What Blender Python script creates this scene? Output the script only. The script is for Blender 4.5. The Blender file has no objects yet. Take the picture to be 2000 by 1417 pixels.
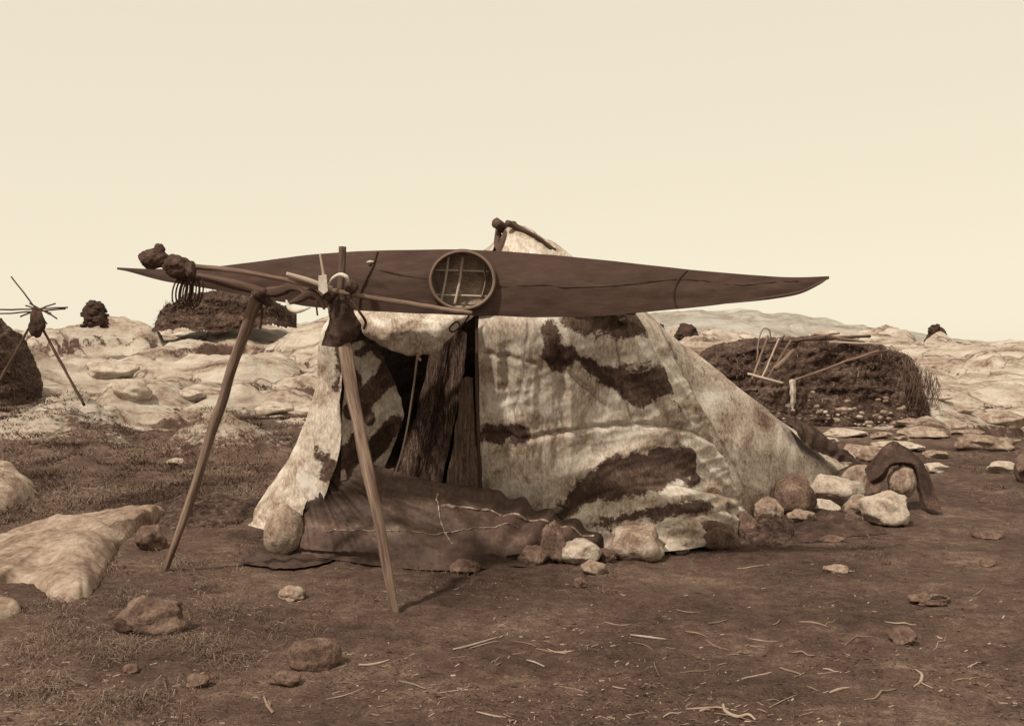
import bpy, math, random
import numpy as np
from mathutils import Vector, noise
random.seed(7); rng=np.random.default_rng(7)
SC=bpy.context.scene; COL=SC.collection
F=2144.0; CH=1.6; CX=1000.0; CY=708.5
def P(px,py,Y): return np.array([(px-CX)/F*Y, Y, CH+(CY-py)/F*Y])
def ss(a,b,x):
    t=min(1,max(0,(x-a)/(b-a))); return t*t*(3-2*t)
def nz(x,y,z=0.0): return noise.noise(Vector((x,y,z)))
def fb(x,y,z=0.0,o=4): return noise.fractal(Vector((x,y,z)),0.9,2.1,o)
def rdg(a): return 1-2*abs(a)
# ------------------------------------------------------------------ materials
def sep(l):
    k=[(0,(1,.59,.49)),(.05,(1,.60,.48)),(.15,(1,.69,.53)),(.4,(1,.86,.73)),(.8,(1,.96,.92))]
    c=None
    for (a,ca),(b,cb) in zip(k,k[1:]):
        if l<=b:
            t=(l-a)/(b-a); c=[ca[i]*(1-t)+cb[i]*t for i in range(3)]; break
    if c is None: c=k[-1][1]
    lum=.2126*c[0]+.7152*c[1]+.0722*c[2]
    return tuple(v*l/lum for v in c)+(1,)
class NT:
    def __init__(s,name):
        s.m=bpy.data.materials.new(name); s.m.use_nodes=True; s.t=s.m.node_tree; s.t.nodes.clear()
        s.out=s.n('ShaderNodeOutputMaterial'); s.b=s.n('ShaderNodeBsdfPrincipled'); s.l(s.b.outputs[0],s.out.inputs[0])
        s.b.inputs['Roughness'].default_value=.92; s.b.inputs['Specular IOR Level'].default_value=.12
    def n(s,t): return s.t.nodes.new(t)
    def l(s,a,b): s.t.links.new(a,b)
    def coord(s,kind='Object',stretch=(1,1,1),rot=(0,0,0)):
        if kind in('tc','pl'):
            a=s.n('ShaderNodeAttribute'); a.attribute_name=kind; o=a.outputs['Vector']
        elif kind=='Position':
            o=s.n('ShaderNodeNewGeometry').outputs['Position']
        else: o=s.n('ShaderNodeTexCoord').outputs[kind]
        m=s.n('ShaderNodeMapping'); m.inputs['Scale'].default_value=stretch; m.inputs['Rotation'].default_value=rot; s.l(o,m.inputs[0]); return m.outputs[0]
    def noise(s,co,scale,detail=4,rough=.6,dist=0):
        x=s.n('ShaderNodeTexNoise'); s.l(co,x.inputs['Vector']); x.inputs['Scale'].default_value=scale
        x.inputs['Detail'].default_value=detail; x.inputs['Roughness'].default_value=rough; x.inputs['Distortion'].default_value=dist
        return x.outputs[0]
    def ramp(s,f,stops,mono=False):
        r=s.n('ShaderNodeValToRGB'); s.l(f,r.inputs[0]); e=r.color_ramp.elements
        while len(e)<len(stops): e.new(.5)
        for q,(p,l) in zip(e,stops):
            q.position=p; q.color=(l,l,l,1) if mono else sep(l)
        return r.outputs[0]
    def mix(s,f,a,b,mode='MIX'):
        m=s.n('ShaderNodeMix'); m.data_type='RGBA'; m.blend_type=mode
        for sock,v in ((m.inputs[0],f),(m.inputs[6],a),(m.inputs[7],b)):
            if hasattr(v,'is_linked'): s.l(v,sock)
            else: sock.default_value=v
        return m.outputs[2]
    def math(s,op,a,b=None,c=None):
        m=s.n('ShaderNodeMath'); m.operation=op
        for i,v in enumerate((a,b,c)):
            if v is None: continue
            if hasattr(v,'is_linked'): s.l(v,m.inputs[i])
            else: m.inputs[i].default_value=v
        return m.outputs[0]
    def attr(s,name):
        a=s.n('ShaderNodeAttribute'); a.attribute_name=name; return a.outputs['Fac']
    def bump(s,h,st=.4,dist=.02,prev=None):
        b=s.n('ShaderNodeBump'); b.inputs['Strength'].default_value=st; b.inputs['Distance'].default_value=dist
        s.l(h,b.inputs['Height'])
        if prev is not None: s.l(prev,b.inputs['Normal'])
        return b.outputs[0]
    def fin(s,col,nrm=None):
        s.l(col,s.b.inputs['Base Color'])
        if nrm is not None: s.l(nrm,s.b.inputs['Normal'])
        return s.m
def simple(name,stops,scale,kind='Object',stretch=(1,1,1),bs=.5,bd=.02,fine=8,rough=.92,spec=.12):
    t=NT(name); co=t.coord(kind,stretch); a=t.noise(co,scale,5,.62,.3); b=t.noise(co,scale*fine,3,.7)
    f=t.math('ADD',t.math('MULTIPLY',a,.6),t.math('MULTIPLY',b,.4))
    n=t.bump(f,bs,bd*2)
    t.b.inputs['Roughness'].default_value=rough; t.b.inputs['Specular IOR Level'].default_value=spec
    return t.fin(t.ramp(f,stops),n)
M={}
M['wood']=simple('weathered_wood',[(.32,.03),(.44,.09),(.56,.165),(.68,.28)],28,'tc',(1,1,.06),.8,.006,3)
M['wood_dark']=simple('dark_wood',[(.3,.022),(.5,.055),(.7,.12)],28,'tc',(1,1,.06),.6,.006,3)
M['wood_pale']=simple('pale_wood',[(.3,.16),(.5,.3),(.7,.42)],28,'tc',(1,1,.06),.5,.004,3)
M['twig']=simple('dry_twig',[(.3,.08),(.5,.15),(.7,.25)],30,'tc',(1,1,.2),.3,.003,3)
M['twig_pale']=simple('pale_twig',[(.3,.14),(.5,.26),(.7,.38)],30,'tc',(1,1,.2),.3,.003,3)
M['bone']=simple('bone',[(.3,.34),(.6,.56)],12,bs=.2,bd=.003)
M['rope']=simple('hide_rope',[(.3,.02),(.7,.06)],60,bs=.4,bd=.003)
M['rope_pale']=simple('pale_cord',[(.3,.16),(.7,.32)],60,bs=.4,bd=.003)
M['kayak']=simple('kayak_skin',[(.34,.035),(.46,.046),(.54,.053),(.66,.070)],1.6,'Object',(.6,1,3),.2,.003,12,.75,.15)
M['inner']=simple('kayak_inside',[(.35,.08),(.5,.17),(.64,.30)],9,bs=.4,bd=.01)
M['darkhide']=simple('dark_hide',[(.34,.015),(.46,.032),(.55,.05),(.68,.10)],5,bs=.6,bd=.015)
M['glove']=simple('stuffed_skin',[(.34,.018),(.5,.045),(.66,.1)],14,bs=.6,bd=.008)
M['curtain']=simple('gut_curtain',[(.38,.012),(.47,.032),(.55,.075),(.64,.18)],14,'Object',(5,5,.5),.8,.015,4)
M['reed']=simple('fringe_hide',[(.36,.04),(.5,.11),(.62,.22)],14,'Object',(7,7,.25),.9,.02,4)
M['stone']=simple('granite',[(.33,.055),(.43,.145),(.53,.245),(.66,.40)],5,bs=.7,bd=.02,fine=7)
M['stone_dark']=simple('lichened_stone',[(.34,.03),(.45,.07),(.55,.12),(.66,.22)],6,bs=.7,bd=.02,fine=7)
M['stone_pale']=simple('pale_rock',[(.33,.10),(.42,.25),(.53,.38),(.64,.50)],2.6,bs=.7,bd=.03,fine=9)
M['slab']=simple('slab_rock',[(.34,.055),(.43,.125),(.52,.21),(.64,.33)],1.5,bs=.6,bd=.015,fine=10)
M['cairn']=simple('cairn_stone',[(.3,.012),(.5,.035),(.7,.09)],3,bs=.7,bd=.03)
M['cloth']=simple('pale_rag',[(.3,.3),(.7,.5)],12,bs=.3)
M['seam']=simple('seam_cord',[(.3,.015),(.7,.03)],20)
M['seam_pale']=simple('pale_seam',[(.40,.05),(.5,.18),(.60,.45)],22,bs=.3,bd=.005)
t=NT('turf'); co=t.coord('Object',(1,1,1.8)); a=t.noise(co,1.3,6,.72,.6); b=t.noise(co,13,5,.8)
f=t.math('ADD',t.math('MULTIPLY',a,.42),t.math('MULTIPLY',b,.58))
c=t.ramp(f,[(.39,.010),(.46,.034),(.53,.072),(.61,.16),(.70,.30)])
M['turf']=t.fin(c,t.bump(f,.9,.10))
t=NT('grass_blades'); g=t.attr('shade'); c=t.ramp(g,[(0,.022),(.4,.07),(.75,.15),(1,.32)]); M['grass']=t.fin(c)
t=NT('litter'); g=t.attr('shade'); c=t.ramp(g,[(0,.03),(.5,.10),(1,.28)]); M['litter']=t.fin(c)
t=NT('tent_hide'); pc=t.coord('pl',(1,1,1)); pa=t.attr('patch')
wn=t.noise(pc,7,6,.72,.5); w2=t.noise(pc,40,3,.7)
e=t.math('ADD',pa,t.math('ADD',t.math('MULTIPLY',t.math('SUBTRACT',wn,.5),1.8),t.math('MULTIPLY',t.math('SUBTRACT',w2,.5),1.0)))
mask=t.ramp(e,[(.33,0),(.48,.46),(.63,1)],True)
base=t.noise(pc,2.4,7,.68,.9); hair=t.noise(t.coord('pl',(1,.4,1)),55,3,.75)
f=t.math('ADD',t.math('MULTIPLY',base,.66),t.math('MULTIPLY',hair,.34))
pale=t.ramp(f,[(.36,.09),(.43,.205),(.50,.345),(.60,.56)])
dark=t.ramp(f,[(.36,.016),(.5,.038),(.62,.10)])
c=t.mix(mask,pale,dark)
sm=t.attr('seam'); c=t.mix(sm,c,sep(.06))
n=t.bump(f,.5,.018)
M['tent']=t.fin(c,n)
t=NT('cover_skin'); pc=t.coord('pl'); a=t.noise(pc,2.0,5,.6,.5); b=t.noise(pc,26,4,.7); f=t.math('ADD',t.math('MULTIPLY',a,.6),t.math('MULTIPLY',b,.4))
dk=t.ramp(f,[(.36,.022),(.48,.040),(.58,.060),(.68,.105)]); pl_=t.ramp(f,[(.38,.055),(.5,.12),(.62,.24)])
c=t.mix(t.attr('patch'),dk,pl_); M['cover']=t.fin(c,t.bump(f,.5,.015)); t.b.inputs['Roughness'].default_value=.7
t.b.inputs['Specular IOR Level'].default_value=.22
# terrain
t=NT('ground'); pc=t.coord('Position'); r=t.attr('rock'); g=t.attr('grassy')
n1=t.noise(pc,.7,5,.65,.3); n2=t.noise(pc,8,5,.72); n3=t.noise(pc,55,3,.75)
ff=t.math('ADD',t.math('MULTIPLY',n1,.42),t.math('ADD',t.math('MULTIPLY',n2,.30),t.math('MULTIPLY',n3,.28)))
dirt=t.ramp(ff,[(.37,.020),(.45,.043),(.53,.076),(.63,.18)])
gr=t.ramp(ff,[(.37,.028),(.46,.068),(.54,.115),(.63,.23)])
rn=t.noise(t.coord('Position',(.45,.8,2.0),(0,.25,0)),1.0,7,.68,.7); rf=t.math('ADD',t.math('MULTIPLY',rn,.74),t.math('MULTIPLY',n2,.26))
rk=t.ramp(rf,[(.36,.06),(.42,.18),(.49,.33),(.60,.47)])
vor=t.n('ShaderNodeTexVoronoi'); vor.feature='DISTANCE_TO_EDGE'; wv=t.n('ShaderNodeVectorMath'); wv.operation='MULTIPLY_ADD'
nn=t.n('ShaderNodeTexNoise'); t.l(pc,nn.inputs['Vector']); nn.inputs['Scale'].default_value=.5; nn.inputs['Detail'].default_value=3
t.l(nn.outputs['Color'],wv.inputs[0]); wv.inputs[1].default_value=(2.6,2.6,2.6); t.l(t.coord('Position',(.35,.5,1.2),(0,.3,0)),wv.inputs[2]); t.l(wv.outputs[0],vor.inputs['Vector']); vor.inputs['Scale'].default_value=.5
crk=t.ramp(vor.outputs['Distance'],[(0,1),(.022,0)],True)
rk=t.mix(t.math('MULTIPLY',crk,.75),rk,sep(.04))
c=t.mix(g,dirt,gr)
rm=t.ramp(t.math('ADD',r,t.math('MULTIPLY',t.math('SUBTRACT',n2,.5),.9)),[(.30,0),(.46,1)],True)
c=t.mix(rm,c,rk)
n=t.bump(ff,.9,.09); n=t.bump(rn,.5,.25,n)
M['ground']=t.fin(c,n)
t=NT('hazed_hill'); pc=t.coord('Position',(1,1,2)); a=t.noise(pc,.12,9,.80,.6)
M['hill']=t.fin(t.ramp(a,[(.40,.36),(.47,.52),(.56,.68)]),t.bump(a,1.0,4))  # distance haze is put into the pale base colour
# ------------------------------------------------------------------ object helpers
WL={}
def props(o,label=None,cat=None,group=None,kind=None):
    if label: o['label']=label
    if cat: o['category']=cat
    if group: o['group']=group
    if kind: o['kind']=kind
    return o
def thing(name,label,cat,loc,group=None):
    o=bpy.data.objects.new(name,None); o.empty_display_size=.2; COL.objects.link(o); o.location=loc; WL[o]=np.array(loc,float)
    return props(o,label,cat,group)
def mesh(name,V,Fc,mat,parent=None,attrs=None,smooth=True,label=None,cat=None,group=None,kind=None):
    V=np.asarray(V,float)
    if parent is not None: og=WL[parent]; loc=np.zeros(3)
    else:
        og=np.array([V[:,0].mean(),V[:,1].mean(),V[:,2].min()]) if kind!='structure' else np.zeros(3); loc=og
    me=bpy.data.meshes.new(name); me.from_pydata((V-og).tolist(),[],[tuple(f) for f in (Fc.tolist() if hasattr(Fc,'tolist') else Fc)]); me.materials.append(M[mat])
    if smooth: me.polygons.foreach_set('use_smooth',[True]*len(me.polygons))
    for k,v in (attrs or {}).items():
        v=np.asarray(v,float)
        if v.ndim==2:
            a=me.attributes.new(k,'FLOAT_VECTOR','POINT'); a.data.foreach_set('vector',v.ravel())
        else:
            a=me.attributes.new(k,'FLOAT','POINT'); a.data.foreach_set('value',v)
    me.update()
    o=bpy.data.objects.new(name,me); COL.objects.link(o); o.location=loc
    if parent is not None: o.parent=parent; WL[o]=WL[parent]
    else: WL[o]=loc
    return props(o,label,cat,group,kind)
def gridf(nu,nv):
    r,c=np.meshgrid(np.arange(nv-1),np.arange(nu-1),indexing='ij'); a=(r*nu+c).ravel()
    return np.stack([a,a+1,a+nu+1,a+nu],1)
def crom(pts,n_list):
    pts=np.asarray(pts,float); k=len(pts); out=[]
    E=np.concatenate([[2*pts[0]-pts[1]],pts,[2*pts[-1]-pts[-2]]])
    for i in range(k-1):
        n=n_list[i] if hasattr(n_list,'__len__') else n_list
        p0,p1,p2,p3=E[i],E[i+1],E[i+2],E[i+3]
        for j in range(n):
            t=j/n; out.append(.5*((2*p1)+(-p0+p2)*t+(2*p0-5*p1+4*p2-p3)*t*t+(-p0+3*p1-3*p2+p3)*t**3))
    out.append(pts[-1]); return np.array(out)
def tube_geo(path,rad,sides=10,rough=0.0,seed=0,cap=True,closed=False):
    path=np.asarray(path,float); n=len(path)
    rad=np.interp(np.linspace(0,1,n),np.linspace(0,1,len(rad)),rad) if hasattr(rad,'__len__') else np.full(n,rad)
    V=[];T=[];s=0
    up=np.array([0.13,0.2,1.0]); 
    for i in range(n):
        if closed: d=path[(i+1)%n]-path[i-1]
        else: d=path[min(i+1,n-1)]-path[max(i-1,0)]
        d=d/(np.linalg.norm(d)+1e-9)
        if i: s+=np.linalg.norm(path[i]-path[i-1])
        if i==0: a=np.cross(d,up if abs(d[2])<.9 else np.array([1.,0,.1]))
        else: a=a-d*np.dot(a,d)
        a=a/np.linalg.norm(a); b=np.cross(d,a)
        for k in range(sides):
            th=2*math.pi*k/sides; rr=rad[i]*(1+rough*nz(math.cos(th)*1.5+seed,math.sin(th)*1.5,s*2.5+seed))
            V.append(path[i]+rr*(math.cos(th)*a+math.sin(th)*b)); T.append((rr*math.cos(th)+seed,rr*math.sin(th),s))
    Fc=[]
    for i in range(n if closed else n-1):
        j=(i+1)%n
        for k in range(sides):
            k2=(k+1)%sides; Fc.append((i*sides+k,i*sides+k2,j*sides+k2,j*sides+k))
    if cap and not closed:
        Fc.append(tuple(range(sides))[::-1]); Fc.append(tuple((n-1)*sides+k for k in range(sides)))
    return np.array(V),Fc,np.array(T)
def tube(name,path,rad,mat,parent=None,sides=10,rough=.25,seed=None,closed=False,sub=8,wob=0.0,**kw):
    path=[np.asarray(p,float) for p in path]
    seed=random.random()*50 if seed is None else seed
    if closed: pp=np.array(path)
    else:
        pp=crom(path,sub)
        if wob:
            for i in range(len(pp)): 
                q=i*.35; pp[i]+=wob*np.array([nz(q,seed),nz(q,seed+9),nz(q,seed+17)])
    V,Fc,T=tube_geo(pp,rad,sides,rough,seed,closed=closed)
    return mesh(name,V,Fc,mat,parent,{'tc':T},**kw)
def pt(*a): return [P(*q) for q in a]
def ico(sub):
    import bmesh
    bm=bmesh.new(); bmesh.ops.create_icosphere(bm,subdivisions=sub,radius=1); V=np.array([v.co[:] for v in bm.verts]); Fc=[tuple(v.index for v in f.verts) for f in bm.faces]; bm.free(); return V,Fc
ICO={s:ico(s) for s in (2,3,4,5)}
def stone_geo(c,r,seed,sub=4,amp=.16,facet=.25,rz=0.0,egg=0.0):
    V0,Fc=ICO[sub]; V=[]; rr=np.array(r); R=random.Random(seed)
    pl=[(np.array([R.gauss(0,1),R.gauss(0,1),R.gauss(0,1)]),R.uniform(.62,.92)) for _ in range(7)]
    pl=[(n/np.linalg.norm(n),d) for n,d in pl]
    for v in V0:
        q=v.copy()
        for n,d in pl:
            e=q.dot(n)-d
            if e>0: q=q-n*e*min(1,facet*3)
        m=1+amp*fb(v[0]*1.3+seed,v[1]*1.3,v[2]*1.3,3)+.03*fb(v[0]*6+seed,v[1]*6,v[2]*6,3)
        q=q*m; q[:2]*=1-egg*q[2]
        V.append(q)
    V=np.array(V)*rr; cs,sn=math.cos(rz),math.sin(rz)
    X=V[:,0]*cs-V[:,1]*sn; Y=V[:,0]*sn+V[:,1]*cs; V=np.stack([X,Y,V[:,2]],1)+np.array(c); return V,Fc
# ------------------------------------------------------------------ terrain
LP=([0,11,20,25,30,36,42,50,80,200,900],[0,0,.35,.80,1.4,2.4,3.1,2.9,1.5,-3,-10])
RP=([0,12,20,26,35,50,65,90,150,900],[0,0,.12,.18,.95,2.1,2.9,2.3,0,-10])
def cellrock(cx,cy,seed,tilt,hgt,sh=2.2):
    d,pts=noise.voronoi(Vector((cx,cy,seed))); e=d[1]-d[0]; p=pts[0]
    r1=nz(p[0]*7.3+3.1,p[1]*7.3,seed*3+1.3)*2; r2=nz(p[0]*5.1,p[1]*9.7+4.4,seed+7.7)*2; r3=nz(p[0]*3.7+8.8,p[1]*6.1,seed+2.2)*2
    k=min(1,e*sh)**.6
    return (hgt*r1+tilt*(r2*(cx-p[0])+(r3-.3)*(cy-p[1])))*k-(1-k)*hgt*.9, e
def Hf(x,y):
    u=x/max(y,6); w=ss(-.02,.14,u)
    z=float(np.interp(y,*LP))*(1-w)+float(np.interp(y,*RP))*w
    z+=.02*fb(x*.9,y*.9,3,3)
    if y<26: z+=.02*fb(x*4,y*4,1,4)
    if 4<y<14: z+=.006*fb(x*17,y*17,2,2)
    grass=.1+.4*ss(-.1,.35,nz(x*.5,y*.5,7))
    gl=(1-ss(-.24,-.1,u))
    grass=max(grass*.6,gl*ss(9.5,12,y)*.95, gl*.7*ss(-.25,.3,nz(x*.8,y*.8,2)) )
    if y>9: z+=.09*gl*ss(9.5,14,y)*fb(x*.9,y*.9,11,4)+.05*ss(9.5,12,y)*abs(nz(x*2.2,y*2.2,4))
    yb=y+6.0*nz(x*.22,y*.22,5)+3*nz(x*.7,y*.7,6)
    rz=max((1-w)*ss(16.5,26,yb),w*ss(18,34,yb)*.97); rock=0.0
    if rz>0 and y<260:
        wx=x+1.1*nz(x*.3,y*.3,1)+.2*nz(x*1.3,y*1.3,2); wy=y+1.1*nz(x*.3,y*.3,9)+.2*nz(x*1.3,y*1.3,8)
        a1,e1=cellrock((wx*.9+wy*.4)*.20,(wy*.9-wx*.35)*.22,0.5,1.3,.62,4.0)
        a2,e2=cellrock((wx*.8-wy*.5)*.42+5,(wy*.8+wx*.3)*.5,2.5,.3,.13,3.5)
        z+=rz*(a1+a2+.34*fb(x*.3,y*.3,4,4)+.02*fb(x*2.0,y*2.0,4,4))
        rock=min(1,rz*1.15)*min(1,(ss(.01,.10,e1)*.85+ss(.0,.09,e2)*.3)*(1.05+.4*fb(x*.45,y*.6,8,4)))
        rock*=.62+.38*ss(-.42,-.08,nz(x*.16,y*.34,21))
    return z,rock,grass*(1-rz*.5)
def H(x,y): return Hf(x,y)[0]
def hit(px,py):
    Y=4.0
    def g(Y): 
        x=(px-CX)/F*Y; return CY+(CH-H(x,Y))/Y*F
    while g(Y)>py and Y<70: Y*=1.02
    a,b=Y/1.02,Y
    for _ in range(12):
        m=(a+b)/2
        if g(m)>py: a=m
        else: b=m
    Y=b; x=(px-CX)/F*Y; return np.array([x,Y,H(x,Y)])
us=np.concatenate([np.linspace(-1.6,-.56,30)[:-1],np.linspace(-.56,.56,480),np.linspace(.56,1.6,30)[1:]])
ys=np.concatenate([np.linspace(-6,3.4,14)[:-1],np.geomspace(3.4,15,240)[:-1],np.geomspace(15,75,320),np.geomspace(75,900,40)[1:]])
V=[];RK=[];GR=[]
for y in ys:
    for u in us:
        x=u*(y if y>8 else 8-(8-y)*.25) 
        z,r,g=Hf(x,y); V.append((x,y,z)); RK.append(r); GR.append(g)
mesh('ground',V,gridf(len(us),len(ys)),'ground',None,{'rock':RK,'grassy':GR},kind='structure')
hx=np.linspace(-60,420,300); hy=np.linspace(0,1,80); V=[]
prof=([-60,0,30,43,63,80,100,120,144,200,300,420],[0,5,13,15.5,16.6,14.5,11.4,8.6,6.2,3,1,0])
for t_ in hy:
    for x in hx:
        y=240+t_*110; k=math.sin(min(1,t_*1.6)*math.pi/2) if t_<.62 else 1-(t_-.62)*1.6
        z=-5+(float(np.interp(x,*prof))+5+1.0*fb(x*.03,y*.03,3,5))*k+(.8*rdg(nz(x*.06,y*.04,1))-.6+.7*fb(x*.15,y*.15,1,5))*k; V.append((x,y,z))
mesh('hills',V,gridf(len(hx),len(hy)),'hill',None,kind='structure')
# ------------------------------------------------------------------ kayak
KY=8.0
kp=[(228,522,525),(270,524,536),(320,525.5,549),(420,521,566),(500,511,581),(600,497,598),(700,490,606),(830,487,613),(903,487.5,615),(1000,491,618),(1060,496,620),(1150,504,618),(1250,515,611),(1350,527,601),(1450,536,589),(1530,541,578),(1580,541,565),(1620,539,542)]
ka=np.array(kp,float)
def smooth_interp(x,xp,fp):
    return .5*np.interp(x,xp,fp)+.25*np.interp(x-18,xp,fp)+.25*np.interp(x+18,xp,fp)
def kt(x): return smooth_interp(x,ka[:,0],ka[:,1])+1.2*nz(x*.012,3.3)
def kb(x): return smooth_interp(x,ka[:,0],ka[:,2])+1.2*nz(x*.014,8.3)
def kh(x): return (kb(x)-kt(x))
def deckY(px,py):
    h=max(kh(px),1); t=((py-kt(px))/h)*2-1; rid=.034*(h/130)*(1-min(1,abs(t))**1.4)
    return KY-rid-.006*nz(px*.02,py*.05,3)-.003*nz(px*.06,py*.1,7)*(1-min(1,abs(t)))
kay=thing('kayak','long dark skin covered kayak lying on its side above the tent, cockpit facing out','kayak',tuple(P(903,615,KY)))
NS=300; ND=37; sx=np.linspace(228.5,1619.5,NS)
V=[]
for x in sx:
    a,b=float(kt(x)),float(kb(x))
    for j in range(ND):
        t_=j/(ND-1); py=a+(b-a)*t_; V.append(P(x,py,deckY(x,py)))
Vd=np.array(V); Fd=gridf(ND,NS); ex,ey,erx,ery=903,547,60,54
keep=[]
for f in Fd:
    c=Vd[f].mean(0); px=c[0]/c[1]*F+CX; py=CY-(c[2]-CH)/c[1]*F
    if ((px-ex)/erx)**2+((py-ey)/ery)**2>1: keep.append(tuple(f))
mesh('deck',Vd,keep,'kayak',kay)
NH=19; V=[]
for x in sx:
    a,b=float(kt(x)),float(kb(x)); h=b-a; dep=.23*min(1,h/110)**.8
    for j in range(NH):
        t_=j/(NH-1); s=t_*2-1; prof_=(1-abs(s)**2.6); py=a+h*t_; Y0=deckY(x,py) if j in(0,NH-1) else KY
        p=P(x,py,KY); p[1]=Y0 if j in (0,NH-1) else KY+dep*prof_**.8
        V.append(p)
mesh('hull',V,gridf(NH,NS),'kayak',kay)
V=[];xs=np.linspace(820,990,30)
for x in xs:
    a,b=float(kt(x)),float(kb(x)); h=b-a
    for j in range(15):
        t_=.04+.92*j/14; s=t_*2-1; p=P(x,a+h*t_,KY); p[1]=KY+.16*(1-abs(s)**2.6)**.8-.01; V.append(p)
mesh('inner_skin',V,gridf(15,30),'inner',kay)
def ell(rx,ry,dy,n=72): return [P(ex+rx*math.cos(2*math.pi*k/n),ey+ry*math.sin(2*math.pi*k/n),KY-.04+dy) for k in range(n)]
co_=tube('coaming',ell(62,56,-.035),.0115,'wood',kay,sides=8,rough=.15,closed=True)
tube('coaming_lip',ell(65.5,59,-.015),.008,'wood_dark',co_,sides=8,rough=.15,closed=True)
A=ell(61,55,-.035);B=ell(60,54,.06); V=np.array(A+B); n=72
mesh('coaming_wall',V,[(k,(k+1)%n,n+(k+1)%n,n+k) for k in range(n)],'wood_dark',co_)
for a in (872,900): tube('rib',[P(a+4,500,KY+.02),P(a-2,547,KY+.045),P(a-12,594,KY+.02)] ,.0095,'wood_pale',kay,rough=.3)
tube('rib',[P(945,518,KY+.04),P(948,550,KY+.05),P(940,582,KY+.03)],.008,'wood',kay)
for b,x0,x1 in ((527,848,957),(576,850,952)): tube('stringer',[P(x0,b,KY+.05),P((x0+x1)/2,b+1,KY+.06),P(x1,b+3,KY+.05)],.008,'wood_pale',kay,rough=.3)
def onk(pts,off=.006): return [P(x,y,deckY(x,y)-off) for x,y in pts]
tube('deck_strap',onk([(737,491),(728,520),(715,545),(704,570),(700,604)],.008),.007,'rope',kay,sides=6)
tube('deck_strap',onk([(1342,527),(1326,545),(1317,568),(1318,590),(1326,603)],.007),.004,'rope',kay,sides=6)
tube('toggle',onk([(716,512),(723,511),(730,511)],.02),[.004,.011,.004],'bone',kay,sides=8)
tube('deck_seam',onk([(742,528),(800,540),(846,546)],.001),.0025,'seam',kay,sides=5,wob=.004,sub=14)
tube('deck_seam',onk([(975,560),(1060,557),(1105,561),(1190,559),(1300,547),(1370,548),(1440,557),(1500,552),(1560,549)],.001),.0025,'seam',kay,sides=5,wob=.004,sub=14)
tube('low_edge_strip',onk([(1420,592),(1500,582),(1560,571),(1600,553),(1618,542)],.0),[.004,.012,.014,.012,.005],'wood_dark',kay,sides=6)  # dark strip along the lower edge of the right tip
# ------------------------------------------------------------------ kayak stand
def gp(px,py,dz=0): 
    p=hit(px,py); p[2]+=dz; return p
st=thing('kayak_stand','rough wooden stand of two long slanting poles propping up the kayak','stand',tuple(gp(560,1150)))
b1=gp(776,1196,-.06); b2=gp(318,1113,-.06)
tube('leg',[b1,P(738,1010,7.12),P(700,830,7.28),P(672,690,7.4),P(652,585,7.5)],[.028,.036,.04,.046,.044],'wood',st,sides=14,rough=.35,wob=.006)
tube('leg',[b2,P(381,950,8.25),P(436,770,8.05),P(478,650,7.9),P(505,578,7.8)],[.022,.032,.036,.038,.042],'wood',st,sides=14,rough=.35,wob=.006)
tube('crossbar',[P(640,580,7.35),P(655,590,7.8),P(660,612,8.2),P(700,640,9.05)],.032,'wood_dark',st,sides=10)
tube('crossbar',[P(500,572,7.6),P(520,588,8.0),P(528,590,8.5)],.035,'wood_dark',st,sides=10)
tube('brace',[P(498,572,7.74),P(540,568,7.66),P(575,560,7.6),P(612,574,7.5),P(665,570,7.42)],[.028,.038,.028,.032,.026],'wood_dark',st,sides=10,wob=.01)
tube('upright_peg',[P(662,590,7.7),P(667,540,7.72),P(669,482,7.74)],[.024,.022,.026],'wood_dark',st,sides=10)
tube('lashing',[P(664+18*math.cos(a),568+5*a/2+8*math.sin(a),7.42-.03*math.sin(a)) for a in np.linspace(0,18,40)],.007,'rope',st,sides=6,sub=2)
tube('support_pole',[P(330,528,7.75),P(400,541,7.72),P(455,555,7.7),P(520,572,7.68)],[.022,.032,.04,.03],'wood_dark',st,sides=12)
tube('harpoon',pt((378,520,7.28),(470,531,7.3),(560,547,7.32),(650,567,7.34),(780,590,7.42),(860,603,7.48),(922,611,7.52)),[.016,.017,.016,.018,.017,.018,.015],'wood',None,sides=10,wob=.006,label='long slim wooden shaft slanting across the front of the kayak below the cockpit',cat='pole')
tube('throwing_stick',pt((560,534,7.3),(600,546,7.28),(648,564,7.27)),[.012,.016,.02],'wood_pale',None,label='short pale stick sloping down to the top of the near stand pole',cat='stick')
kn=thing('knife','slender upright tool with a flat white blade beside the near pole top','tool',tuple(P(630,575,7.25)))
tube('shaft',pt((625,497,7.22),(629,520,7.22),(633,545,7.23)),[.007,.009,.011],'wood_pale',kn)
V=pt((622,538,7.2),(637,536,7.2),(640,568,7.21),(632,574,7.21),(622,566,7.21)); V=np.array(V+[v+np.array([0,.02,0]) for v in V])
mesh('blade',V,[(0,1,2,3,4),(9,8,7,6,5)]+[(i,(i+1)%5,5+(i+1)%5,5+i)[::-1] for i in range(5)],'bone',kn,smooth=False)
tube('hide_strap',pt((641,556,7.25),(650,543,7.22),(664,536,7.2),(677,541,7.2),(680,552,7.22)),[.005,.010,.014,.014,.007],'bone',None,label='pale curved band looped over the top of the near stand pole',cat='strap')
V,Fc=stone_geo(P(686,560,7.3),(.045,.04,.045),4,4,.2,.1); mesh('leather_bundle',V,Fc,'glove',label='small round dark bundle beside the pale looped band',cat='bundle')
tube('tusk',pt((559,586,7.3),(566,602,7.29),(582,607,7.28),(606,600,7.3)),[.006,.015,.016,.006],'bone',label='white crescent shaped tusk hanging under the stand brace',cat='tusk')
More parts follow.
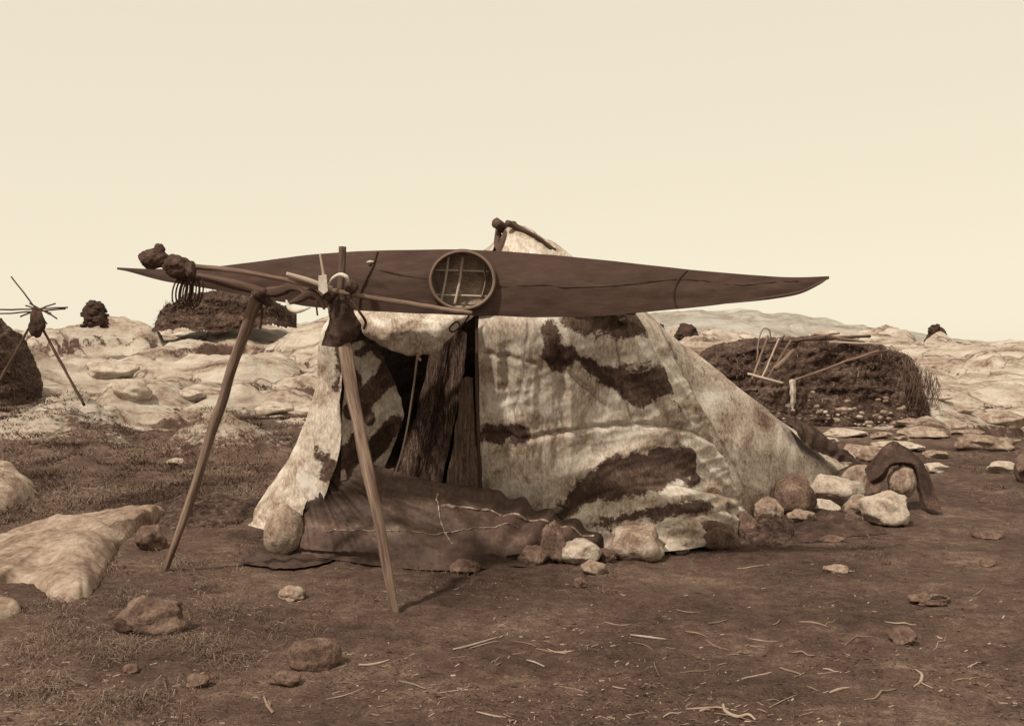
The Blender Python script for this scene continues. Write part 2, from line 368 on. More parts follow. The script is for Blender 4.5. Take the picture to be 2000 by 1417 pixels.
tube('wooden_hook',pt((566,592,7.36),(590,582,7.34),(606,573,7.34),(622,582,7.34),(634,604,7.34)),[.012,.028,.034,.024,.008],'wood_dark',label='dark curved wooden hook above the white tusk',cat='hook')
mt=thing('mitten','dark stuffed skin mitten with pointed top, outermost at the left pole end','mitten',tuple(P(300,525,7.35)))
V,Fc=stone_geo(P(301,505,7.3),(.092,.07,.070),11,5,.22,.02); mesh('palm',V,Fc,'glove',mt)
V,Fc=stone_geo(P(311,487,7.3),(.038,.035,.04),12,4,.2,.05); mesh('thumb',V,Fc,'glove',mt)
mt2=thing('mitten','dark stuffed skin mitten with folded cuff, nearer the stand than its pair','mitten',tuple(P(350,545,7.35)))
V,Fc=stone_geo(P(346,520,7.28),(.096,.075,.076),21,5,.22,.02,.2); mesh('palm',V,Fc,'glove',mt2)
V,Fc=stone_geo(P(373,527,7.27),(.035,.06,.06),22,4,.2,.05); mesh('cuff',V,Fc,'darkhide',mt2)
cr=thing('rope_coil','coiled dark hide line hanging below the two mittens','rope',tuple(P(366,605,7.4)))
for k in range(8):
    cx=350+k*5; w=9+5*random.random(); y0=540+random.random()*6; h=48+16*random.random()
    tube('loop',[P(cx+w*math.cos(a)+4*math.sin(a),y0+h/2-h/2*math.cos(a-1.57),7.36+.02*k-.06+.02*math.cos(a)) for a in np.linspace(0,2*math.pi,29)[:-1]],.0055,'rope',cr,sides=6,closed=True)
tube('lashing',pt((348,548,7.33),(366,542,7.3),(390,545,7.33)),.012,'rope',cr,sides=6)
# generic sheet
def sheet(name,ctrl,cn,rn,mat,parent=None,fold=None,patch=None,seamfn=None,**kw):
    C=np.array([[ (q if len(q)==4 else P(*q)) for q in row] for row in ctrl],float)
    R=np.array([crom(row,cn) for row in C]); G=crom(R,rn); nv,nu=G.shape[:2]
    du=np.gradient(G,axis=1); dv=np.gradient(G,axis=0); N=np.cross(du,dv); N/=np.linalg.norm(N,axis=2,keepdims=True)+1e-9
    flip=1 if N[...,1].mean()<0 else -1; N*=flip
    px=G[...,0]/G[...,1]*F+CX; py=CY-(G[...,2]-CH)/G[...,1]*F
    if fold:
        D=np.zeros((nv,nu))
        for i in range(nv):
            for j in range(nu): D[i,j]=fold(px[i,j],py[i,j],i/(nv-1),j/(nu-1),G[i,j])
        G=G+N*D[...,None]
    at={}
    at['patch']=[patch(px[i,j],py[i,j],i/(nv-1),j/(nu-1)) for i in range(nv) for j in range(nu)] if patch else np.zeros(nv*nu)
    at['seam']=[seamfn(px[i,j],py[i,j]) for i in range(nv) for j in range(nu)] if seamfn else np.zeros(nv*nu)
    at['pl']=np.stack([px/230,py/230,G[...,1]*.3],2).reshape(-1,3)
    return mesh(name,G.reshape(-1,3),gridf(nu,nv),mat,parent,at,**kw)
# ------------------------------------------------------------------ tent
tent=thing('tent','large tent of patchy pale and dark hides with open doorway beneath the kayak','tent',(.6,10.5,0.0))
rows=[
[(985,452,10.3),(995,446,10.2),(1015,442,10.2),(1035,450,10.3),(1050,462,10.4),(1062,470,10.6),(1040,458,10.9),(1010,455,11),(985,458,10.8),(976,462,10.5),(975,464,10.4)],
[(958,525,9.9),(985,512,9.8),(1020,506,9.8),(1060,500,9.9),(1085,494,10.2),(1102,492,10.6),(1060,500,11.6),(1000,500,11.8),(930,500,11.2),(922,512,10.5),(930,522,10.1)],
[(936,616,9.0),(1020,612,8.9),(1120,614,9.0),(1200,610,9.3),(1258,616,9.9),(1305,650,11.3),(1200,620,13),(950,620,13.2),(720,620,10.8),(660,612,9.4),(700,610,9.0)],
[(937,760,9.15),(1030,760,9.1),(1130,762,9.2),(1250,765,9.5),(1345,768,10.3),(1455,768,12),(1350,760,14.2),(1000,740,14.6),(700,740,11.5),(618,755,9.6),(668,760,9.05)],
[(938,880,9.3),(1045,885,9.3),(1155,890,9.38),(1290,890,9.65),(1405,888,10.5),(1572,864,12.8),(1450,810,15.3),(1000,800,15.8),(660,830,12),(582,875,9.7),(662,885,9.1)],
[(940,1050,9.6),(1085,1064,9.5),(1195,1082,9.35),(1315,1078,9.4),(1462,1020,10.9),(1668,930,14.2),(1500,890,17),(1000,900,17),(600,950,12.5),(495,1020,9.9),(610,1045,9.3)]]
def segd(px,py,ax,ay,bx,by):
    dx,dy=bx-ax,by-ay; t=max(0,min(1,((px-ax)*dx+(py-ay)*dy)/(dx*dx+dy*dy+1e-9))); return math.hypot(px-ax-t*dx,py-ay-t*dy),t
STR=[([(1110,622),(1180,632),(1240,636),(1292,658)],[18,26,26,8]),([(1075,640),(1072,680),(1100,700),(1125,690)],[12,18,16,8]),([(1110,680),(1150,712),(1200,738)],[10,14,20]),
([(1190,735),(1240,752),(1300,742),(1330,735)],[22,36,26,6]),([(955,848),(985,846),(1015,842)],[18,27,20]),([(1090,1000),(1130,965),(1190,930),(1260,902),(1330,895),(1410,905)],[14,22,28,30,26,12]),([(1180,965),(1250,938),(1320,925),(1425,925)],[16,26,20,9]),
([(1150,1018),(1260,1008),(1340,992),(1440,965)],[3,12,14,7]),([(1370,718),(1405,738),(1450,768)],[8,15,10]),([(1300,792),(1350,812),(1385,838)],[2,8,4]),([(1440,790),(1480,815),(1530,850)],[3,9,6]),([(1310,665),(1335,690)],[6,4]),
([(625,885),(645,905),(640,930)],[10,16,12]),([(660,640),(664,700),(662,760)],[6,10,5]),([(1490,935),(1530,930),(1560,915)],[4,8,4]),([(1420,790),(1440,830)],[4,7]),([(1055,465),(1080,490)],[4,8])]
def patchfn(px,py,v,u):
    wx=px+16*nz(px*.018,py*.018,3)+11*nz(px*.05,py*.05,8); wy=py+14*nz(px*.018,py*.018,13)+11*nz(px*.05,py*.05,18); best=-.6
    if .5<u<.78: return .2
    for pts,rs in STR:
        for i in range(len(pts)-1):
            d,t=segd(wx,wy,*pts[i],*pts[i+1]); r=rs[i]*(1-t)+rs[i+1]*t
            best=max(best,.5+(r-d)/26)
    rs_=ss(0,120,px-(1290+(py-650)*.75))
    if px>720: best=max(best,-.17+.14*rs_+.58*nz(px*.012,py*.02,44)+.15*nz(px*.04,py*.05,45))
    else: best=max(best,-.2+.4*nz(px*.02,py*.012,41))
    return min(best,1.0)
SEAM=[[(940,845),(1010,848),(1100,835),(1230,826),(1290,830),(1340,845),(1420,900)],[(1030,625),(1022,720),(1005,800),(1020,860)],[(1290,640),(1340,740),(1385,810),(1430,900),(1480,1000)],[(1060,640),(1110,730),(1180,790)],[(945,690),(1040,700)],[(1505,870),(1500,930)],[(1085,1000),(1180,960),(1300,950),(1450,980)],[(1190,1080),(1330,1010),(1440,985)],[(1200,640),(1215,740),(1235,830)]]
def seamd(px,py):
    b=99
    for pl in SEAM:
        for a,c in zip(pl,pl[1:]): b=min(b,segd(px+4*nz(py*.03,px*.03,2),py+4*nz(px*.03,py*.03,5),*a,*c)[0])
    return b
def seamfn(px,py): 
    d=seamd(px,py); return .7*max(0,1-d/2.4)
def tfold(px,py,v,u,p):
    if u>.56 and u<.8: return .04*fb(p[0],p[1],p[2],3)
    k=ss(.22,.5,v)
    if px<720: return .022*nz(px*.02,py*.004,4)+.014*rdg(nz((px+py*.3)*.03,py*.006,6))+.006*fb(px*.04,py*.04,9,3)
    q=px-(py-600)*.6*ss(1050,1450,px); rt=ss(1250,1450,px)
    w=.11*nz(q*.010,py*.0014,1)+.055*rdg(nz(q*.020+5,py*.0022,4))+(.022+.012*rt)*rdg(nz(q*.05,py*.004,6))
    g=py+.35*(px-1100); w+=.028*rdg(nz(g*.014,px*.005,21))*ss(.45,.8,v)+(.009+.016*rt)*rdg(nz(g*.04+3,px*.012,23))
    w+=(.007+.008*rt)*fb(px*.03,py*.03,9,4)
    lo=ss(.76,1,v)*ss(1040,1200,px); w+=lo*(.09*rdg(nz(q*.02,py*.010,31))+.045*rdg(nz(q*.05+8,py*.02,33))+.02*rt*rdg(nz(px*.06,py*.06,35)))
    d=seamd(px,py); w-=.024*max(0,1-d/9)
    return w*(.3+.7*k)
sheet('hide_cover',rows,[55,50,50,50,65,16,14,14,16,26],[16,34,50,48,54],'tent',tent,tfold,patchfn,seamfn=seamfn)
tube('tent_pole',pt((968,434,10.2),(990,452,10.3),(1040,520,10.1)),[.05,.045,.04],'wood_dark',tent,sides=12)
tube('tent_pole',pt((990,436,10.05),(1002,440,10.1),(1045,463,10.15),(1084,489,10.2)),[.03,.03,.028,.02],'wood_dark',tent,sides=10)
tube('tent_pole',pt((1003,437,10.3),(985,470,10.1),(960,530,9.8)),[.035,.035,.03],'wood_dark',tent,sides=10)
tube('tent_pole',pt((975,440,10.4),(970,475,10.2),(962,520,9.8),(700,600,9.15),(672,700,9.15),(662,900,9.25),(655,1070,9.4)),.03,'wood_dark',tent,sides=10)
tube('tent_pole',pt((934,614,9.02),(934,760,9.16),(936,900,9.32),(938,1055,9.55)),.024,'wood_dark',tent,sides=10)
tube('ridge_beam',pt((690,612,9.05),(800,606,9.0),(930,606,8.97),(1100,604,8.95),(1240,606,9.3)),.035,'wood_dark',tent,sides=10)
tube('ridge_stub',pt((1220,628,9.3),(1218,620,8.6),(1216,622,8.02)),.03,'wood_dark',tent,sides=10)
sheet('awning',[[(690,606,9.0),(750,602,8.95),(820,604,8.9),(890,608,8.85),(932,612,8.9)],[(700,625,8.85),(750,628,8.62),(815,632,8.56),(872,630,8.62),(915,622,8.85)],[(712,645,8.8),(750,658,8.56),(810,672,8.48),(862,660,8.58),(898,636,8.85)],[(722,655,8.85),(757,678,8.66),(808,692,8.56),(852,684,8.64),(885,652,8.9)],[(728,652,9.0),(765,672,8.9),(808,684,8.8),(848,674,8.9),(874,650,9.0)]],24,14,'tent',tent,lambda px,py,v,u,p:.015*fb(px*.02,py*.03,2,4)+.014*rdg(nz(px*.03,py*.02,5)),lambda px,py,v,u:-.2+.45*ss(.4,.9,nz(px*.03,py*.05,3)+.5*(v>.7)))
def flap_shadow(px,py,v,u):  # diagonal shadow bands on the inner flap, painted into its hide colour
    b=-.1
    for (a,c,d,e,r) in ((660,690,690,740,14),(690,800,770,720,20),(700,690,730,670,8),(690,915,770,830,18),(730,770,755,700,9),(665,900,700,860,18),(690,740,720,820,11),(700,640,740,690,10)):
        dd,_=segd(px,py,a,c,d,e); b=max(b,.55+(r-dd)/10)
    return b
sheet('inner_flap',[[(672,680,9.12),(705,665,9.2),(740,680,9.35)],[(670,760,9.12),(708,745,9.22),(765,735,9.5)],[(666,850,9.15),(712,835,9.25),(788,815,9.5)],[(664,920,9.2),(705,905,9.3),(752,905,9.5)],[(660,1030,9.3),(700,1020,9.4),(735,1010,9.6)]],[30,30],24,'tent',tent,lambda px,py,v,u,p:.02*fb(px*.02,py*.02,6,4)+.015*rdg(nz((px+py)*.02,py*.01,4)),flap_shadow)
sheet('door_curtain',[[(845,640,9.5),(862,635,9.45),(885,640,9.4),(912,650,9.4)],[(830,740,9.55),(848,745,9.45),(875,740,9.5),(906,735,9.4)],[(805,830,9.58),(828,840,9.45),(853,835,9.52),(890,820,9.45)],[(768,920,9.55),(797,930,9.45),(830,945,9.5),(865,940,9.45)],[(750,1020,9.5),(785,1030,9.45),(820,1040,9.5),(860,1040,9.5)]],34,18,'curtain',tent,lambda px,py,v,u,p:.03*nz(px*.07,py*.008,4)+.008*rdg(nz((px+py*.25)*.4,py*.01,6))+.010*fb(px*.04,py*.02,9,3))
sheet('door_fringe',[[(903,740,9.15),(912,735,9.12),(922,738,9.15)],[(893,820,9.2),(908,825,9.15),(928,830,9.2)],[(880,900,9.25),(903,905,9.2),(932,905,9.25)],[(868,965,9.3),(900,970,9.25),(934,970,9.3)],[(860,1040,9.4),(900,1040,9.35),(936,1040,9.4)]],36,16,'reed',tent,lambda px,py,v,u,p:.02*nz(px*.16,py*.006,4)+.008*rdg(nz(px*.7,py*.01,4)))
tube('door_cord',pt((817,684,8.50),(813,715,8.62),(807,760,8.8),(797,825,8.95),(784,885,9.02),(770,930,9.08)),.008,'rope_pale',tent,sides=6)
tube('cord_knot',pt((812,684,8.5),(820,688,8.5),(816,696,8.52),(822,704,8.53)),[.012,.018,.014,.01],'rope_pale',tent,sides=8)
tube('loop_cord',pt((918,612,7.6),(905,632,8.2),(885,648,8.4),(878,640,8.4),(893,628,8.4),(900,645,8.42),(897,668,8.45),(889,672,8.46)),.007,'rope',tent,sides=6)
sheet('hem',[[(565,950,9.5),(580,962,9.35),(600,975,9.28)],[(528,988,9.55),(553,1000,9.38),(585,1012,9.25)],[(484,1025,9.65),(520,1035,9.42),(552,1042,9.3)]],[20,20],18,'tent',tent,lambda px,py,v,u,p:.015*fb(px*.05,py*.05,3,4),lambda px,py,v,u:-.3)
def hfold(a,b,s,k=1.0): return lambda px,py,v,u,p:k*(.055*rdg(nz(px*a,py*b,s))+.018*rdg(nz(px*a*2.3,py*b*2.3,s+2))+.015*fb(px*.04,py*.04,s,4))
sheet('under_skin',[[(1525,812,12.5),(1560,828,12.7),(1600,855,13.0)],[(1540,835,12.1),(1590,860,12.6),(1650,880,13.2)],[(1560,866,12.2),(1620,897,12.7),(1680,912,13.3)]],22,16,'darkhide',tent,hfold(.04,.03,23))
# ------------------------------------------------------------------ dark cover heap before the door
cov=thing('skin_cover','large dark skin sheet with pale seams heaped across the tent doorway foot','cover',tuple(gp(860,1104)))
cr_=[[(612,1040,9.75),(650,1000,9.75),(740,1010,9.6),(850,1020,9.5),(950,1020,9.5),(1060,1040,9.5),(1140,1050,9.5),(1198,1080,9.4)],
[(622,940,9.45),(652,901,9.36),(740,922,9.30),(850,953,9.25),(950,968,9.2),(1060,1004,9.2),(1140,1038,9.25),(1196,1080,9.3)],
[(608,1000,9.34),(636,960,9.28),(740,972,9.16),(850,990,9.08),(950,1006,9.04),(1060,1034,9.06),(1140,1057,9.1),(1192,1085,9.15)],
[(594,1042,9.22),(626,1020,9.16),(740,1026,9.0),(855,1036,8.92),(950,1050,8.85),(1060,1062,8.90),(1130,1073,9.0),(1187,1088,9.05)],
[(582,1064,9.18),(622,1055,9.06),(740,1068,8.84),(860,1076,8.71),(960,1081,8.71),(1050,1086,8.80),(1120,1089,8.88),(1184,1091,8.95)],
[(570,1078,9.14),(630,1078,9.02),(750,1094,8.72),(860,1102,8.56),(960,1098,8.64),(1050,1095,8.76),(1120,1095,8.82),(1185,1094,8.88)],
[(545,1088,9.05),(640,1092,8.94),(750,1108,8.62),(860,1116,8.42),(960,1112,8.50),(1050,1106,8.60),(1120,1104,8.70),(1185,1099,8.80)]]
def cfold(px,py,v,u,p):
    th=math.atan2(py-885,px-600); rr=math.hypot(px-600,py-885)
    e=.045*rdg(nz(th*5.0,rr*.0025,5))*ss(20,120,rr)+.024*rdg(nz(th*12,rr*.005,6))+.015*fb(px*.008,py*.012,3,3)+.012*rdg(nz(px*.012,py*.05,8))+ss(930,990,px)*.03*math.sin(px*.10+py*.07)
    return e*(.2 if v>.8 else 1)
def cpatch(px,py,v,u):
    b=.0
    d,_=segd(px,py,600,1030,830,1045); b=max(b,.6*max(0,1-d/16)*(1+nz(px*.03,py*.05)))
    d,_=segd(px,py,960,1075,1050,1060); b=max(b,.3*max(0,1-d/18))
    return max(0,min(1,b))
sheet('sheet',cr_,34,20,'cover',cov,cfold,cpatch)
C=np.array([[P(*q) for q in row] for row in cr_]); Rr=np.array([crom(row,20) for row in C]); GC=crom(Rr,20)
GPX=GC[...,0]/GC[...,1]*F+CX; GPY=CY-(GC[...,2]-CH)/GC[...,1]*F
dU=np.gradient(GC,axis=1); dV=np.gradient(GC,axis=0); GN=np.cross(dU,dV); GN/=np.linalg.norm(GN,axis=2,keepdims=True)+1e-9
if GN[...,1].mean()>0: GN=-GN
def onc(px,py,off=.006):
    D=(GPX-px)**2+(GPY-py)**2; D[:22]+=1e6; k=np.unravel_index(np.argmin(D),D.shape)
    v=k[0]/(GC.shape[0]-1); Y=GC[k][1]; p=P(px,py,Y); return p+GN[k]*(cfold(px,py,v,0,p)+off)
def seam_on(name,pts,r,mat,n=10):
    q=[]
    for a,b in zip(pts,pts[1:]):
        for k in range(n): q.append((a[0]+(b[0]-a[0])*k/n,a[1]+(b[1]-a[1])*k/n))
    q.append(pts[-1]); tube(name,[onc(x+2*nz(y*.1,x*.1),y+2*nz(x*.1,y*.1,4)) for x,y in q],[r*(.5+.8*random.random()) for _ in range(40)],mat,cov,sides=6,sub=2,rough=.5)
seam_on('seam',[(862,997),(900,1000),(945,1004),(1000,1012),(1050,1022),(1090,1035),(1150,1062)],.012,'seam_pale')
seam_on('seam',[(856,972),(853,985),(858,1000),(862,1025),(870,1048),(884,1070)],.007,'seam_pale')
seam_on('seam',[(640,1042),(740,1046),(845,1050),(900,1044),(950,1042),(1010,1038)],.004,'seam_pale')
# ------------------------------------------------------------------ flat ground mounds / hides / slabs
def slab(name,poly,h,mat,rings=26,per=10,pw=.5,amp=.03,fr=1.2,seed=0,sink=.03,jag=.05,**kw):
    B=np.array([hit(*q) for q in poly]); E=np.concatenate([B[-1:],B,B[:2]]); pts=crom(E,per)[per:-per*1-1][:len(B)*per]
    c=pts.mean(0); V=[];n=len(pts)
    for i in range(rings+1):
        r=(i/rings)**.8 if i else 0
        for p in pts:
            jj=1+(jag*nz(p[0]*3,p[1]*3,seed+5)+jag*.5*nz(p[0]*9,p[1]*9,seed+6))*r
            x=c[0]+(p[0]-c[0])*r*jj; y=c[1]+(p[1]-c[1])*r*jj; k=max(0,1-r**2.4)**pw
            z=H(x,y)-sink*ss(.9,1,r)+k*h*(1+.5*nz(x*fr,y*fr,seed))+amp*fb(x*fr*2,y*fr*2,seed,4)*min(1,k*2)
            V.append((x+.05*h*nz(x*3,y*3,1),y,z))
    Fc=[(i*n+k,i*n+(k+1)%n,(i+1)*n+(k+1)%n,(i+1)*n+k) for i in range(rings) for k in range(n)]
    return mesh(name,V,Fc,mat,**kw)
slab('rock_slab',[(-60,1080),(40,1035),(170,1000),(318,988),(330,1003),(262,1040),(225,1085),(205,1130),(160,1172),(110,1178),(70,1145),(20,1140),(-60,1150)],.17,'slab',50,18,.8,.07,.8,3,sink=.03,jag=.06,label='broad pale rock slab sunk in the ground left of the stand poles',cat='rock')
slab('rock_slab',[(-70,950),(0,930),(50,950),(76,968),(55,985),(0,1000),(-70,1005)],.3,'stone',24,10,.6,.05,1.0,5,label='rounded pale rock cut off by the left edge amid the grass',cat='rock')
slab('rock_slab',[(-40,1175),(15,1172),(42,1188),(30,1200),(-40,1210)],.06,'slab',12,8,.7,.02,2,6,label='small pale rock at the left edge below the broad slab',cat='rock')
slab('turf_mound',[(300,985),(400,978),(540,985),(500,1010),(430,1030),(330,1035),(305,1010)],.12,'turf',20,10,.6,.06,2,8,label='low dark mound of bare soil left of the tent foot',cat='mound')
slab('hide_scrap',[(470,1102),(495,1082),(560,1084),(650,1088),(625,1106),(560,1114),(510,1110)],.035,'cover',14,10,.5,.03,5,2,sink=-.02,label='brown scrap of skin lying flat beside the egg shaped stone',cat='hide')
slab('hide_scrap',[(1548,1005),(1590,992),(1660,1008),(1735,1040),(1650,1050),(1570,1060),(1550,1040)],.05,'darkhide',20,12,.5,.04,3,4,sink=-.006,label='dark triangular skin piece spread on the earth below the stone pile',cat='hide')
slab('turf_lump',[(1450,1045),(1480,1022),(1550,1026),(1542,1055),(1480,1064)],.10,'turf',20,12,.5,.07,3,6,sink=0,label='ragged lump of turf between the tent hem and dark skin piece',cat='turf')
dh=[[(1688,916,11.95),(1734,864,12.0),(1768,872,12.1),(1802,902,12.0),(1824,952,11.8),(1840,1002,11.5)],
[(1697,938,11.7),(1720,922,11.6),(1746,901,11.65),(1788,906,11.65),(1800,948,11.6),(1812,992,11.5)],
[(1706,947,11.7),(1728,936,11.7),(1744,910,11.75),(1784,914,11.75),(1790,952,11.7),(1798,985,11.6)]]
sheet('draped_hide',dh,4,5,'darkhide',None,lambda px,py,v,u,p:.02*nz(px*.05,py*.05,3),smooth=False,label='dark stiff hide hooding a brown stone at the far right of the tent',cat='hide')
# ------------------------------------------------------------------ stones
def stone(x0,x1,y0,y1,mat,label,seed,facet=.25,amp=.2,group=None,egg=0.0,name='stone',cat='stone',sub=4,dep=1.0,Yf=None):
    g=hit((x0+x1)/2,y1-1); Y=Yf or g[1]; s=F/Y; rx=(x1-x0)/2/s*1.04; Yc=Y+rx*.7*dep; s=F/Yc; rx=(x1-x0)/2/s*1.05; rz=(y1-y0)/2/s*1.12
    ry=(rx*.6+rz*.5)*dep; cxw=((x0+x1)/2-CX)/s; cz=CH+(CY-(y0+y1)/2)/s; gz=H(cxw,Yc)
    if not Yf: cz=min(cz,gz+rz*.85)
    V,Fc=stone_geo((cxw,Yc,cz),(rx,ry,rz),seed,sub,amp,facet,0,egg)
    return mesh(name,V,Fc,mat,label=label,cat=cat,group=group)
stone(517,592,990,1080,'stone','tall egg shaped stone weighing down the left tent corner',1,.1,.1,egg=.12,Yf=9.05)
stone(1011,1076,1066,1108,'stone_dark','rounded grey brown stone beside the dark wedge on the cover edge',2,Yf=8.6)
stone(1056,1106,1020,1098,'stone_dark','dark upright wedge shaped stone on the corner of the skin cover',3,.6,.3,egg=.35,Yf=8.7)
stone(1098,1170,1056,1104,'stone_pale','small bright stone between the dark wedge and the flat oval stone',4,.3)
stone(1190,1302,1022,1094,'stone','broad flat oval stone holding down the front hem of the tent',5,.3,.2)
stone(1353,1445,1020,1077,'stone_dark','low brown stone against the front hem of the tent',6)
stone(1508,1590,930,1008,'stone_dark','round dark stone at the left of the stone pile',7,.1,.12)
stone(1582,1680,926,990,'stone_pale','wide pale stone in the middle of the stone pile',8,.4)
stone(1618,1712,906,970,'stone','pale stone highest in the pile, behind the wide one',9,.5)
stone(1684,1782,962,1030,'stone_pale','bright angular white stone at the front right of the pile',10,.8,.3)
stone(1734,1788,910,972,'stone','brown stone under the hooded dark hide',11,.2,Yf=11.65)
stone(1575,1640,975,1003,'stone_pale','small pale stone wedged under the wide pale stone',12,.4)
stone(1650,1706,970,1010,'stone','grey stone between the wide pale stone and the bright angular one',34,.4)
stone(1640,1672,885,915,'stone_pale','small pale stone at the right end of the tent slope, above the pile',35,.4)
stone(1470,1526,974,1024,'stone','grey stone left of the round dark stone',36,.4)
stone(1302,1352,1044,1084,'stone','grey stone on the hem beside the flat oval stone',37,.4)
stone(1436,1486,1004,1050,'stone_dark','dull half buried stone on the left side of the ragged turf lump',38,.4)
stone(1680,1722,935,972,'stone_dark','dull stone tucked behind the bright angular one, left of the hide',39,.4)
stone(1538,1588,992,1024,'stone','small stone under the round dark stone at the skin piece corner',30,.4)
stone(1165,1200,1068,1098,'stone_dark','small dull stone between the small bright one and the flat oval one',31,.4)
stone(1640,1690,1004,1024,'stone_dark','low dull stone at the foot of the pile on the dark skin piece',32,.4)
stone(876,938,1093,1122,'stone_dark','low dirt covered stone in front of the cover middle',13)
stone(1136,1182,1092,1124,'stone','small brown stone in front of the small bright one',14,.5)
stone(1120,1146,1128,1148,'stone_dark','tiny brown pebble below the small bright stone',15)
stone(546,598,1146,1176,'stone','fist sized pale stone alone between the stand poles',16,.7,.3)
stone(236,368,1168,1242,'stone_dark','large rough brown stone in the grass left of centre foreground',17,.3,.35,dep=.8)
stone(564,664,1245,1312,'stone_dark','round topped brown stone in the centre left foreground',18,.2,.2,dep=.8)
stone(530,586,1312,1342,'stone_dark','small flat stone just below the round topped one',19,.5)
stone(264,326,1028,1076,'stone_dark','dark rounded stone at the right tip of the pale slab',20,.3)
stone(325,362,893,912,'stone_pale','small white stone alone in the grassy ground',21,.3)
stone(1608,1658,1101,1120,'stone','small flat stone on bare earth below the dark skin piece',22,.3)
stone(1738,1792,1228,1260,'stone_dark','small brown triangular stone in the right foreground',23,.7,.3)
stone(360,410,1318,1345,'stone_dark','small dull stone in the lower left foreground grass',24,.4)
stone(240,270,1297,1315,'stone_dark','tiny dull stone in lower left grass',25,.4)
stone(1900,1955,1035,1055,'stone_dark','low dull stone at the far right beyond the hooding hide',26,.5)
stone(1915,1945,1092,1108,'stone_dark','small pebble near the right edge',27,.5)
stone(1600,1650,1045,1060,'stone_dark','flat dull stone at the lip of the dark skin piece',28,.5)
stone(1985,2030,880,945,'stone_dark','dark boulder cut off by the right edge',29,.4)
bgR=[(1612,1690,836,856),(1700,1745,843,858),(1745,1800,815,832),(1800,1850,905,925),(1640,1700,868,890),(1860,1920,838,852),(1590,1625,815,828),(1850,1905,795,808),(1745,1780,850,862),(1930,1990,900,925),(1800,1850,880,895),(1560,1590,800,812),(1800,1860,768,782),(1640,1660,815,824),(1690,1720,805,815),(1740,1790,895,912),(1820,1890,820,836),(1675,1735,872,905),(1600,1640,855,868),(1760,1850,835,858),(1870,1990,850,882),(1690,1800,862,884),(1900,2010,805,836)]
for i,(a,b,c,d) in enumerate(bgR):
    stone(a,b,c,d,('stone_pale','stone','slab')[i%3],'low pale rock strewn on the dark ground in front of the turf house',40+i,.4,.25,group='pale rocks strewn before the turf house',sub=4,name='rock',cat='rock')
bgL=[(165,262,702,742),(205,300,742,787),(335,400,762,784),(490,570,785,812),(60,120,700,715)]
for i,(a,b,c,d) in enumerate(bgL):
    stone(a,b,c,d,'stone_pale','smooth pale boulder lying on the rocky slope left of the tent',80+i,.4,.25,group='boulders on the rocky slope',sub=4,name='boulder',cat='boulder')
# ------------------------------------------------------------------ turf houses
def turf_house(name,label,ctrl_base,depth,seed,mat='turf',wallw=.3,sp=1.0,strands=1500,col=(0,.7)):
    a=np.array(ctrl_base,float); n=200; q=np.linspace(0,len(a)-1,n); front=np.stack([np.interp(q,np.arange(len(a)),a[:,k]) for k in range(4)],1)
    V=[]; nr=66; R=random.Random(seed)
    for j in range(nr+1):
        t=j/nr
        for i,(px,pt_,pb,Y) in enumerate(front):
            top=P(px,pt_,Y)[2]; bot=P(px,pb,Y)[2]-.2; x=(px-CX)/F*Y; e=min(i,n-1-i)/(n-1)
            rnd=(1-min(1,e*7))**2
            if t<.62:
                w=t/.62; z=bot+(top-bot)*min(1,w*1.02)**.95; y=Y-.45*(1-w)**2+wallw*w*.5+rnd*depth*.3
            else:
                w=(t-.62)/.38; z=top+.16*math.sin(min(1,w*1.3)*math.pi*.5)-(.25 if w>.9 else 0)*((w-.9)*10)*(top-bot); y=Y+wallw*.5+w*depth*(1-rnd*.3)+rnd*depth*.3*(1-w)
            dx=.05*fb(x*1.2+seed,y*1.2,z*3.2,5); dz=sp*(.10*fb(x*1.0,y*1.2+seed,z*2,5)+.09*rdg(nz(x*2.6,y*3,seed))*t+.07*abs(nz(x*9,y*7,seed))); dy=.12*fb(x*1.0,z*3,seed,5)+.07*rdg(nz(x*.6,z*6+seed,2))+.09*nz(x*6,z*11,seed)+.05*nz(x*14,z*20,seed)
            V.append((x+dx,y+dy,z+dz-.08*sp))
    h=thing(name,label,'hut',(np.mean([v[0] for v in V]),np.mean([v[1] for v in V]),min(v[2] for v in V)+.25))
    mesh('turf_wall',V,gridf(n,nr+1),mat,h)
    for side in (0,n-1):
        loop=[V[j*n+side] for j in range(nr+1)]; back=loop[-1]; W=list(loop)+[(back[0],back[1],loop[0][2])]
        mesh('end_wall',W,[tuple(range(len(W)))],mat,h,smooth=False)
    bl=[];bf=[];sh=[]; sc_=front[:,3].mean()/25
    for _ in range(strands):
        j=R.randint(4,int(nr*.72)); i=R.randint(1,n-2); v=np.array(V[j*n+i]); hang=j<nr*.6
        if nz(v[0]*1.3,v[2]*2,seed+4)<.0 and R.random()<.75: continue
        L=R.uniform(.04,.18)*sc_
        d=np.array([R.uniform(-.9,.9),R.uniform(-.5,-.1),R.uniform(-.9,.3)]) if hang else np.array([R.uniform(-.8,.8),R.uniform(-.6,.2),R.uniform(-.1,.8)])
        d=d/np.linalg.norm(d)*L; w=.007*sc_; k=len(bl); v=v+np.array([0,-.02,0])
        bl+=[v-[w,0,0],v+[w,0,0],v+d]; bf.append((k,k+1,k+2)); s_=col[0]+R.random()**1.3*(col[1]-col[0]); sh+=[s_]*3
    mesh('strands',bl,bf,'grass',h,{'shade':sh},smooth=False,kind='stuff')
    return h
th=turf_house('turf_house','long low turf house with sticks on its roof right of the tent',[(1366,745,775,26.5),(1392,706,780,26),(1425,690,792,25.8),(1500,674,802,25.6),(1580,666,814,25.4),(1650,668,824,25.2),(1700,674,831,25),(1760,684,836,25),(1785,700,838,25),(1812,746,840,25.2),(1855,828,842,25.5)],3.2,3,strands=4500,col=(0,.95))
